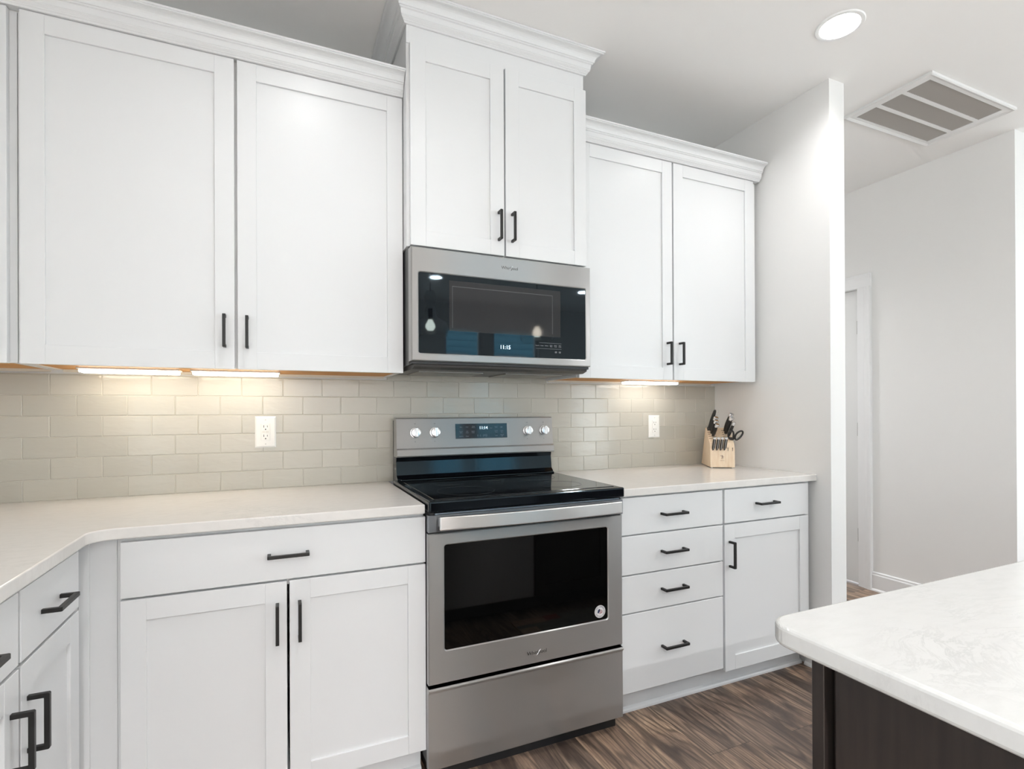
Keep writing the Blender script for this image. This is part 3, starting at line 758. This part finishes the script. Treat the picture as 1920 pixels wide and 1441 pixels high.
for x, z, s_ in rows:
    text('button_legend', s_, .0062 if '(' not in s_ else .011, (0, 0, 0), mat('display_print', (.22, .27, .32), .6), disp, M=pm(.666+x, 1.1305+z, .0022) @ Euler((PI/2, 0, 0)).to_matrix().to_4x4(), ext=.0001)
for kx in (.3615, .4475, .892, .9775):
    kz = 1.1275
    k = MB()
    k.cyl((0, -.004, 0), .0225, .008, 'y', 40, bev=.001, M=pm(kx, kz, 0)).cyl((0, -.014, 0), .0195, .022, 'y', 40, bev=.0015, M=pm(kx, kz, 0))
    kn = k.build('knob', KNOBM, cp, True)
    MB().box(-.0055, .0055, -.034, -.022, -.0195, .0195, .0015, 2, M=pm(kx, kz, 0)).build('grip', KNOBM, kn)
    tk = MB()
    for a in range(-150, 181, 30):
        if a == 180: continue
        q = math.radians(a)
        tk.box(-.0003, .0003, -.0004, 0, .0285, .0305, M=pm(kx, kz, 0) @ Matrix.Rotation(q, 4, 'Y'))
    tk.build('dial_marks', mat('dark_print', (.10, .10, .11), .5), cp)
    for s_, dz in (('Off', .038), ('Hi', -.038)):
        text('dial_legend', s_, .006, (0, 0, 0), MATS['dark_print'], cp, M=pm(kx, kz+dz, .0006) @ Euler((PI/2, 0, 0)).to_matrix().to_4x4(), ext=.0001)
# front
MB().box(rx0+.006, rx1-.006, -.655, -.632, .80, .889).build('vent_strip', BLACKP, c)
MB().box(rx0+.02, rx1-.02, -.668, -.655, .8825, .8875).build('vent_trim', mat('vent_trim_blue', (.22, .27, .32), .3, .8), c)
MB().box(rx0-.0005, rx1+.0005, -.664, -.640, .8245, .8805, .002, 2).build('upper_panel', STEEL_DK, c)
# bowed handle
hb = MB(); N = 14; hx0, hx1 = .302, 1.006
top = []
for i in range(N+1):
    t_ = i/N; x = hx0+(hx1-hx0)*t_; top.append((x, -.694-.018*math.sin(PI*t_)))
poly = top + [(x, y+.013) for x, y in top[::-1]]
hb.prism(poly, .8345, .8785, 'z', .0035, 2)
hb.box(hx0+.004, hx0+.034, -.686, -.662, .842, .872, .002, 1).box(hx1-.034, hx1-.004, -.686, -.662, .842, .872, .002, 1)
hb.build('handle', STEEL_HD, c)
dz0, dz1 = .3270, .8195
dr = frame_panel(rx0, rx1, dz0, dz1, .3225, .9665, .4300, .7830, -.660, -.636, .012, .0035, .003).build('door', STEEL, c)
gl = MB().box(.318, .972, -.6555, -.645, .425, .788).build('window_glass', OGLASS, dr)
logo(dr, .663, .3655, -.6602, .0185)
# round sticker
sx, sz, sr = .9290, .4655, .0235
MB().cyl((sx, -.6560, sz), sr, .0008, 'y', 48).build('sticker', mat('sticker_white', (.62, .60, .60), .5), dr, label='round white sticker with a flag motif')
def disc_part(x0, x1, z0, z1): return MB().box(sx+x0, sx+x1, -.6568, -.6564, sz+z0, sz+z1)
st = MB().cyl((sx, -.6566, sz), .0135, .0005, 'y', 40); sm = mat('sticker_pale', (.75, .75, .75), .5)
stf = st.build('sticker_centre', sm, dr)
fm = MB()
fm.prism([(sx-.012, sz-.004), (sx-.010, sz+.006), (sx-.003, sz+.011), (sx+.001, sz+.006), (sx-.003, sz-.001), (sx-.006, sz-.006)], -.6572, -.6568, 'y'); fm.build('sticker_blue', mat('sticker_navy', (.02, .03, .08), .5), dr)
fm = MB()
for k in range(3):
    x = -.002+k*.0045
    fm.prism([(sx+x, sz+.009-k*.0015), (sx+x+.0022, sz+.0085-k*.002), (sx+x+.003, sz-.002), (sx+x+.001, sz-.009+k*.001), (sx+x-.0015, sz-.009+k*.001), (sx+x+.0012, sz-.001)], -.6572, -.6568, 'y')
fm.build('sticker_red', mat('sticker_red', (.25, .02, .03), .5), dr)
ring_txt = 'OF AMERICAN PRIDE '
for i, ch in enumerate(ring_txt):
    if ch == ' ': continue
    a = PI*.80-i*2*PI/len(ring_txt)*.92
    Mx = Matrix.Translation((sx+.0183*math.cos(a), -.6566, sz+.0183*math.sin(a))) @ Matrix.Rotation(-(a-PI/2), 4, 'Y') @ Euler((PI/2, 0, 0)).to_matrix().to_4x4()
    text('sticker_lettering', ch, .0068, (0, 0, 0), MATS['sticker_navy'], dr, M=Mx, ext=.0001)
MB().prism([(-.632, .048), (-.656, .048), (-.658, .052), (-.658, .300), (-.666, .309), (-.666, .313), (-.661, .3165), (-.632, .3165)], rx0-.001, rx1+.001, 'x', .0008, 1).build('storage_drawer', STEEL, c)

# ------------------------------------------------------------------ outlets
def outlet(x0, x1, z0, z1, label, gfci):
    cx, cz = (x0+x1)/2, (z0+z1)/2
    c = thing('wall_outlet', label, 'outlet', (cx, -.0085, z0), group='outlets on the tiles')
    b = MB(); t = bmesh.new(); e = .006
    O = [t.verts.new((x, -.0085, z)) for x, z in ((x0, z0), (x1, z0), (x1, z1), (x0, z1))]
    Mi = [t.verts.new((x, -.0105, z)) for x, z in ((x0, z0), (x1, z0), (x1, z1), (x0, z1))]
    I = [t.verts.new((x, -.0145, z)) for x, z in ((x0+e, z0+e), (x1-e, z0+e), (x1-e, z1-e), (x0+e, z1-e))]
    t.faces.new(I)
    for A, B in ((O, Mi), (Mi, I)):
        for i in range(4): t.faces.new((A[i], A[(i+1) % 4], B[(i+1) % 4], B[i]))
    bmesh.ops.recalc_face_normals(t, faces=t.faces); b._add(t); b.build('cover_plate', PLASTIC, c)
    rc = MB().box(cx-.0165, cx+.0165, -.0165, -.014, cz-.0335, cz+.0335, .0012, 2).build('receptacle', PLASTIC, c)
    s = MB()
    for dz in (.0185, -.0185):
        s.box(cx-.0075, cx-.0055, -.0169, -.0164, cz+dz-.001, cz+dz+.008).box(cx+.0055, cx+.0072, -.0169, -.0164, cz+dz, cz+dz+.007).cyl((cx, -.0166, cz+dz-.008), .0024, .0006, 'y', 14)
    s.build('slots', SLOTM, rc)
    if gfci:
        MB().box(cx-.012, cx-.001, -.0178, -.0164, cz-.004, cz+.005, .0004, 1).box(cx+.001, cx+.012, -.0178, -.0164, cz-.004, cz+.005, .0004, 1).build('test_buttons', mat('button_ivory', (.74, .72, .68), .4), rc)
    MB().cyl((cx, -.0148, cz+.048), .0026, .001, 'y', 14).cyl((cx, -.0148, cz-.048), .0026, .001, 'y', 14).build('screws', mat('screw_white', (.6, .59, .56), .4), c)
outlet(-.2575, -.1815, 1.0780, 1.2020, 'white wall outlet with test buttons on the tiles left of the range', True)
outlet(1.6685, 1.7415, 1.0710, 1.1930, 'white wall outlet on the tiles near the knife block', False)

# ------------------------------------------------------------------ under-cabinet light bars
def bar(x0, x1, m, label):
    c = thing('under_cabinet_light', label, 'light', ((x0+x1)/2, -.12, 1.382), group='light bars under the wall cabinets')
    MB().box(x0, x1, -.155, -.085, 1.3655, 1.3712, .001, 1).build('housing', PLASTIC, c)
    MB().box(x0+.006, x1-.006, -.152, -.088, 1.3548, 1.3657, .003, 2).build('diffuser', m, c)
bar(-.785, -.492, BARW, 'glowing light bar under the left wall cabinet, nearer the corner')
bar(-.459, -.166, BARW, 'glowing light bar under the left wall cabinet, nearer the microwave')
bar(1.432, 1.756, BARC, 'glowing light bar under the right wall cabinet above the outlet')

# ------------------------------------------------------------------ ceiling
def downlight(x, y, label, r=.088, w=CEILING_LAMP_W, spread=170):
    c = thing('recessed_downlight', label, 'light', (x, y, CEIL), group='round recessed downlights')
    MB().lathe([(.058, .044), (.070, .002), (.0705, -.004), (.074, -.0055), (r-.003, -.0045), (r, -.0002), (.0722, -.0002), (.0722, .05), (.058, .05)], (x, y, CEIL), 64).build('trim_ring', BAFF, c, True)
    MB().cyl((x, y, CEIL+.0455), .0585, .003, 'z', 48).build('lens', LENS, c)
    l = bpy.data.lights.new('downlight_lamp', 'AREA'); l.shape = 'DISK'; l.size = .110; l.energy = w; l.color = (.985, .99, 1.0); l.spread = math.radians(spread)
    o = bpy.data.objects.new('downlight_lamp', l); COL.objects.link(o); o.parent = c; o.location = (0, 0, .0425)
    return c
downlight(1.872, -.951, 'round recessed ceiling downlight, lit, near the top of the partition wall', w=5.2, spread=170)
downlight(-.05, -1.07, 'recessed ceiling downlight above the left counter, outside the picture', w=5.2, spread=170)
for (x, y), w_, lab in zip(LIGHTS[2:], (10, 200, 26, 26, 24, 24, 26), ('behind the camera near the left wall', 'added unseen as fill near the far left corner by the windows', 'near the window wall, first mirrored in the microwave', 'near the window wall, second mirrored in the microwave', 'over the right half of the open room', 'farthest to the right in the open room', 'in the hall behind the partition')):  # the far left corner one is an added fill lamp for the left side
    downlight(x, y, 'recessed ceiling downlight ' + lab, w=w_)
c = thing('ceiling_vent', 'white ceiling return air grille with three louvred sections, beyond the downlight', 'vent', (2.89, -.73, CEIL))
vx0, vx1, vy0, vy1 = 2.522, 3.245, -.936, -.527
MB().sweep([(vx0, vy0), (vx0, vy1), (vx1, vy1), (vx1, vy0)][::1], [(0, CEIL-.0005), (0, CEIL-.012), (.006, CEIL-.015), (.018, CEIL-.010), (.022, CEIL-.0005)], closed=True).build('outer_frame', VENTW, c)
ys = [(-.9005, -.7995), (-.7795, -.6805), (-.6605, -.5605)]; x0, x1 = 2.5725, 3.1880
b = MB().box(vx0+.015, x0, vy0+.01, vy1-.01, CEIL-.009, CEIL-.0005).box(x1, vx1-.015, vy0+.01, vy1-.01, CEIL-.009, CEIL-.0005)
b.box(x0, x1, vy0+.01, ys[0][0], CEIL-.009, CEIL-.0005).box(x0, x1, ys[2][1], vy1-.01, CEIL-.009, CEIL-.0005)
for i in range(2): b.box(x0, x1, ys[i][1], ys[i+1][0], CEIL-.009, CEIL-.0005)
b.build('face_plate', VENTW, c)
for y0, y1 in ys:
    MB().box(x0, x1, y0, y1, CEIL-.0012, CEIL-.0006).build('duct_opening', DUCT, c)
    b = MB(); n_ = 46
    for k in range(n_):
        x = x0+(k+.5)*(x1-x0)/n_
        b.box(-.0040, .0040, y0, y1, -.0005, .0005, M=Matrix.Translation((x, 0, CEIL-.0058)) @ Matrix.Rotation(math.radians(30), 4, 'Y'))
    b.build('louvre', VENTD, c)

# ------------------------------------------------------------------ pendants over the island (seen mirrored in the microwave door)
for px in (.84, 1.71):
    py_ = -2.30
    c = thing('pendant_lamp', 'clear glass jug pendant lamp over the island, mirrored in the microwave at its ' + ('left' if px < 1 else 'right'), 'lamp', (px, py_, 1.76), group='glass pendants over the island')
    MB().cyl((px, py_, CEIL-.012), .06, .024, 'z', 32, bev=.003).build('canopy', BLACK, c)
    MB().cyl((px, py_, (2.10+CEIL-.02)/2), .003, CEIL-.02-2.10, 'z', 8).build('cord', BLACK, c)
    MB().cyl((px, py_, 1.93), .016, .08, 'z', 20).build('socket', BLACK, c)
    MB().lathe([(.0, 2.105-1.76), (.03, 2.10-1.76), (.045, 2.06-1.76), (.038, 2.02-1.76), (.024, 2.0-1.76), (.04, 1.965-1.76), (.04, 1.93-1.76), (.055, 1.905-1.76), (.115, 1.87-1.76), (.135, 1.83-1.76), (.13, 1.79-1.76), (.11, 1.765-1.76)],
               (px, py_, 1.76)).build('shade', JUG, c, True)
    MB().lathe([(0, -.036), (.022, -.032), (.035, -.012), (.034, .008), (.02, .034), (.014, .05), (0, .052)], (px, py_, 1.845)).build('bulb', BULB, c, True)

# ------------------------------------------------------------------ knife block and knives
# design frame: x along the front (0 left .. .123 right), y depth (0 front), z up; turned about its front left bottom corner
KR = math.atan2(-.530, .848); KO = (1.9100, -.2120, CT)
def kthing(name, label, cat, base, group=None): return thing(name, label, cat, base, KR, KO, group)
c = kthing('knife_block', 'pale wooden knife block filled with black-handled knives, on the right countertop by the wall', 'knife block', (.06, .1, 0))
prof = [(0, .004), (.225, .004), (.205, .040), (.128, .203), (.118, .209), (.110, .207), (.030, .146), (.028, .140), (.028, .136), (.002, .098)]
prof = [(0, .004), (.224, .004), (.2, .045), (.118, .209), (.110, .207), (.033, .146), (.014, .132), (0, .098)]
MB().prism(prof, 0, .1235, 'x', .0012, 2).build('block', BLOCKW, c)
fb = MB()
for x in (.006, .108):
    for y in (.008, .20): fb.cyl((x+.005, y+.004, .002), .004, .005, 'z', 12)
fb.build('rubber_feet', PLASTIC, c)
sl = MB()
for x in (.089, .112): sl.box(x-.001, x+.001, -.0004, .006, .090, .108, M=None)
D = Vector((-.495, .869)); # handle direction (y,z)
ts = Vector((.78, .626))    # along the sloped top
def on_top(s): return Vector((.033, .146))+ts*s
for s_ in (.012, .030, .047, .063, .078):
    p = on_top(s_)
    for xa, xb in ((.004, .045), (.078, .118)):
        sl.box(xa, xb, -.0012, .0012, -.0004, .0006, M=Matrix.Translation((0, p.x, p.y)) @ Matrix.Rotation(math.atan2(.626, .78), 4, 'X'))
sl.build('slots', SLOTM, c)
# mark on the front
lg = MB()
lx, lz = .0600, .058; F = lambda pts: lg.prism([(lx+a, lz+b) for a, b in pts], -.0006, .0002, 'y')
F([(-.0012, .0105), (.0012, .0105), (.0016, .0085), (0, .007), (-.0016, .0085)])
F([(-.0018, .0068), (.0018, .0068), (.0014, -.001), (-.0014, -.001)])
F([(-.0014, 0), (.0002, 0), (-.0028, -.0095), (-.0046, -.0095)]); F([(-.0002, 0), (.0014, 0), (.0046, -.0095), (.0028, -.0095)])
F([(-.0015, .0066), (-.0015, .0050), (-.0075, .0066), (-.0075, .0078)]); F([(.0015, .0066), (.0015, .0050), (.0062, .0030), (.0070, .0040)])
F([(-.0098, .0080), (-.0070, .0082), (-.0070, .0062), (-.0092, .0052)]); F([(.0062, .0045), (.0074, .0045), (.0050, -.004), (.0040, -.004)])
lg.build('burnt_mark', BRAND, c, label='small burnt figure mark')
text('burnt_lettering', 'HENCKELS', .0045, (lx, -.0002, .0405), mat('burnt_light', (.42, .27, .16), .7), c)

def knife(x, s_, L, w, label, lean=.15, curve=.012):
    p = on_top(s_); base = (x, p.x, p.y)
    c = kthing('kitchen_knife', label, 'knife', base, 'large knives in the block')
    q = lambda t_, o=0.0: (x+lean*t_*(t_/L)*.9, p.x+D.x*t_+o*D.y, p.y+D.y*t_-o*D.x)
    U = (1, 0, 0)
    MB().tube([q(-.006), q(.004), q(.010)], [w*.55, w*.62, w*.75], 16, .55, up=U).build('bolster', CHROME, c, True)
    pts = []; rad = []
    for i in range(10):
        t_ = .010+(L-.026)*i/9; a = i/9
        pts.append(q(t_, -curve*math.sin(PI*a)*.4-curve*a*a)); rad.append(w*(.76+.16*math.sin(PI*a*1.1)+.14*a))
    MB().tube(pts, rad, 16, .60, up=U).build('handle', KNIFEH, c, True)
    e = Vector(pts[-1]); d_ = (Vector(pts[-1])-Vector(pts[-2])).normalized()
    MB().tube([e-d_*.001, e+d_*.003, e+d_*.015, e+d_*.019], [w*.98, w*1.08, w*1.14, w*.92], 20, .66, up=U).build('end_cap', CHROME, c, True)
knife(.022, .064, .100, .0118, 'black-handled knife with steel end, highest of the left column in the block')
knife(.021, .044, .095, .0105, 'black-handled knife with steel end, middle of the left column in the block')
knife(.024, .022, .088, .0100, 'black-handled knife with steel end, lowest of the left column in the block')
knife(.094, .062, .122, .0125, 'black-handled knife with steel end, highest of the right column in the block')
knife(.094, .043, .114, .0120, 'black-handled knife with steel end, just below the highest in the right column')
knife(.106, .024, .098, .0088, 'small black-handled knife with steel end behind the scissors')
# sharpening steel
p = on_top(.086); c = kthing('sharpening_steel', 'black-handled sharpening steel with a hanging ring, at the back left of the block', 'sharpening steel', (.014, p.x, p.y))
q = lambda t_: (.014+.17*t_, p.x+D.x*t_, p.y+D.y*t_)
MB().tube([q(-.01), q(.0), q(.004), q(.010), q(.014), q(.03), q(.06), q(.090), q(.108), q(.117), q(.122)], [.006, .009, .0115, .012, .009, .0088, .0102, .0096, .0085, .0075, .004], 14).build('handle', KNIFEH, c, True)
e = Vector(q(.116)); rp_ = [(e.x+.011+.010*math.cos(a), e.y-.004*math.sin(a), e.z-.002+.008*math.sin(a)) for a in [2*PI*k/24 for k in range(24)]]
MB().tube(rp_, .0009, 6, closed=True).build('ring', CHROME, c, True)
# scissors
p = on_top(.012); c = kthing('scissors', 'black-handled kitchen scissors at the right of the block', 'scissors', (.110, p.x, p.y))
def loop(cx, cz, rx, rz, tilt, name):
    pts = []
    for k in range(28):
        a = 2*PI*k/28; u = rx*math.cos(a); v = rz*math.sin(a)*(1+.15*math.cos(a))
        X = cx+u*math.cos(tilt)-v*math.sin(tilt); Zc = cz+u*math.sin(tilt)+v*math.cos(tilt)
        pts.append((X, p.x-.014-.25*Zc, p.y+Zc))
    return MB().tube(pts, .0048, 10, closed=True)
b = loop(.110, .020, .0135, .0225, .05, 'l'); b.build('finger_loop', KNIFEH, c, True)
b = loop(.149, .019, .0135, .0265, -.62, 'r'); b.build('thumb_loop', KNIFEH, c, True)
MB().tube([(.116, p.x-.002, p.y-.010), (.112, p.x-.010, p.y+.004), (.103, p.x-.014, p.y+.002)], [.005, .006, .005], 10).tube([(.118, p.x-.002, p.y-.010), (.124, p.x-.010, p.y+.0), (.133, p.x-.014, p.y+.003)], [.005, .006, .005], 10).cyl((.116, p.x-.004, p.y-.004), .006, .012, 'y', 16).build('pivot', KNIFEH, c, True)
# steak knives in the front step
for i, x in enumerate((.013, .0325, .0515, .0705)):
    c = kthing('steak_knife', 'small black-handled steak knife in the front row of the block, ' + ('leftmost of four', 'second from the left', 'third from the left', 'rightmost of four')[i], 'knife', (x, .004, .104), 'steak knives in the front row')
    q = lambda t_, o=0: (x+.06*t_, .003-.28*t_-o, .100+.96*t_)
    MB().prism([(-.0028, -.004), (.0028, .004), (.0068, .012), (.0075, .050), (.0065, .060), (-.0065, .060), (-.0072, .050), (-.0070, .012)], -.0055, .0055, 'y', .0015, 2,
               M=Matrix.Translation((x+.001, -.0015, .096)) @ Matrix.Rotation(math.radians(14), 4, 'X') @ Matrix.Rotation(math.radians(4), 4, 'Y')).build('handle', KNIFEH, c)
    Mk = Matrix.Translation((x+.001, -.0015, .096)) @ Matrix.Rotation(math.radians(14), 4, 'X') @ Matrix.Rotation(math.radians(4), 4, 'Y')
    MB().box(-.0009, .0011, -.0062, -.0048, .006, .060, M=Mk).build('tang', CHROME, c)
    MB().box(-.0074, .0074, -.0062, .0062, .059, .070, .0018, 2, M=Mk).build('end_cap', CHROME, c)

# neighbouring house beyond the windows (mirrored in the microwave door)
SIDING = mat('lap_siding', (.42, .50, .56), .8)
def _sid():
    n, l, p = nodes(SIDING); sx_ = n.new('ShaderNodeSeparateXYZ'); l.new(pos(SIDING), sx_.inputs[0])
    fr = math_(SIDING, 'FRACT', math_(SIDING, 'MULTIPLY', sx_.outputs[2], 5.0))
    l.new(ramp(SIDING, fr, [(0, (.05, .14, .19)), (.15, (.26, .55, .68)), (1, (.34, .66, .78))]), p.inputs['Base Color'])
_sid()
h = thing('neighbouring_house', 'blue-grey sided house with a white-trimmed gable, seen only mirrored in the microwave door', 'house', (5.0, -14.5, -.3))
MB().prism([(1.2, -.3), (8.6, -.3), (8.6, 3.4), (4.9, 5.5), (1.2, 3.4)], -18, -14, 'y').build('wall', SIDING, h)
MB().prism([(.9, 3.15), (4.9, 5.42), (8.9, 3.15), (8.9, 3.4), (4.9, 5.7), (.9, 3.4)], -18.2, -13.7, 'y').build('roof', TRIM, h)
for wx in (2.6, 4.6, 6.6):
    w_ = MB().box(wx-.55, wx+.55, -14.02, -13.93, 1.3, 3.0).build('window_frame', TRIM, h)
    MB().box(wx-.47, wx+.47, -13.935, -13.925, 1.38, 2.92).build('pane', BLACKP, w_)

# tidy helper properties
for o in bpy.data.objects:
    if '_base' in o: del o['_base']
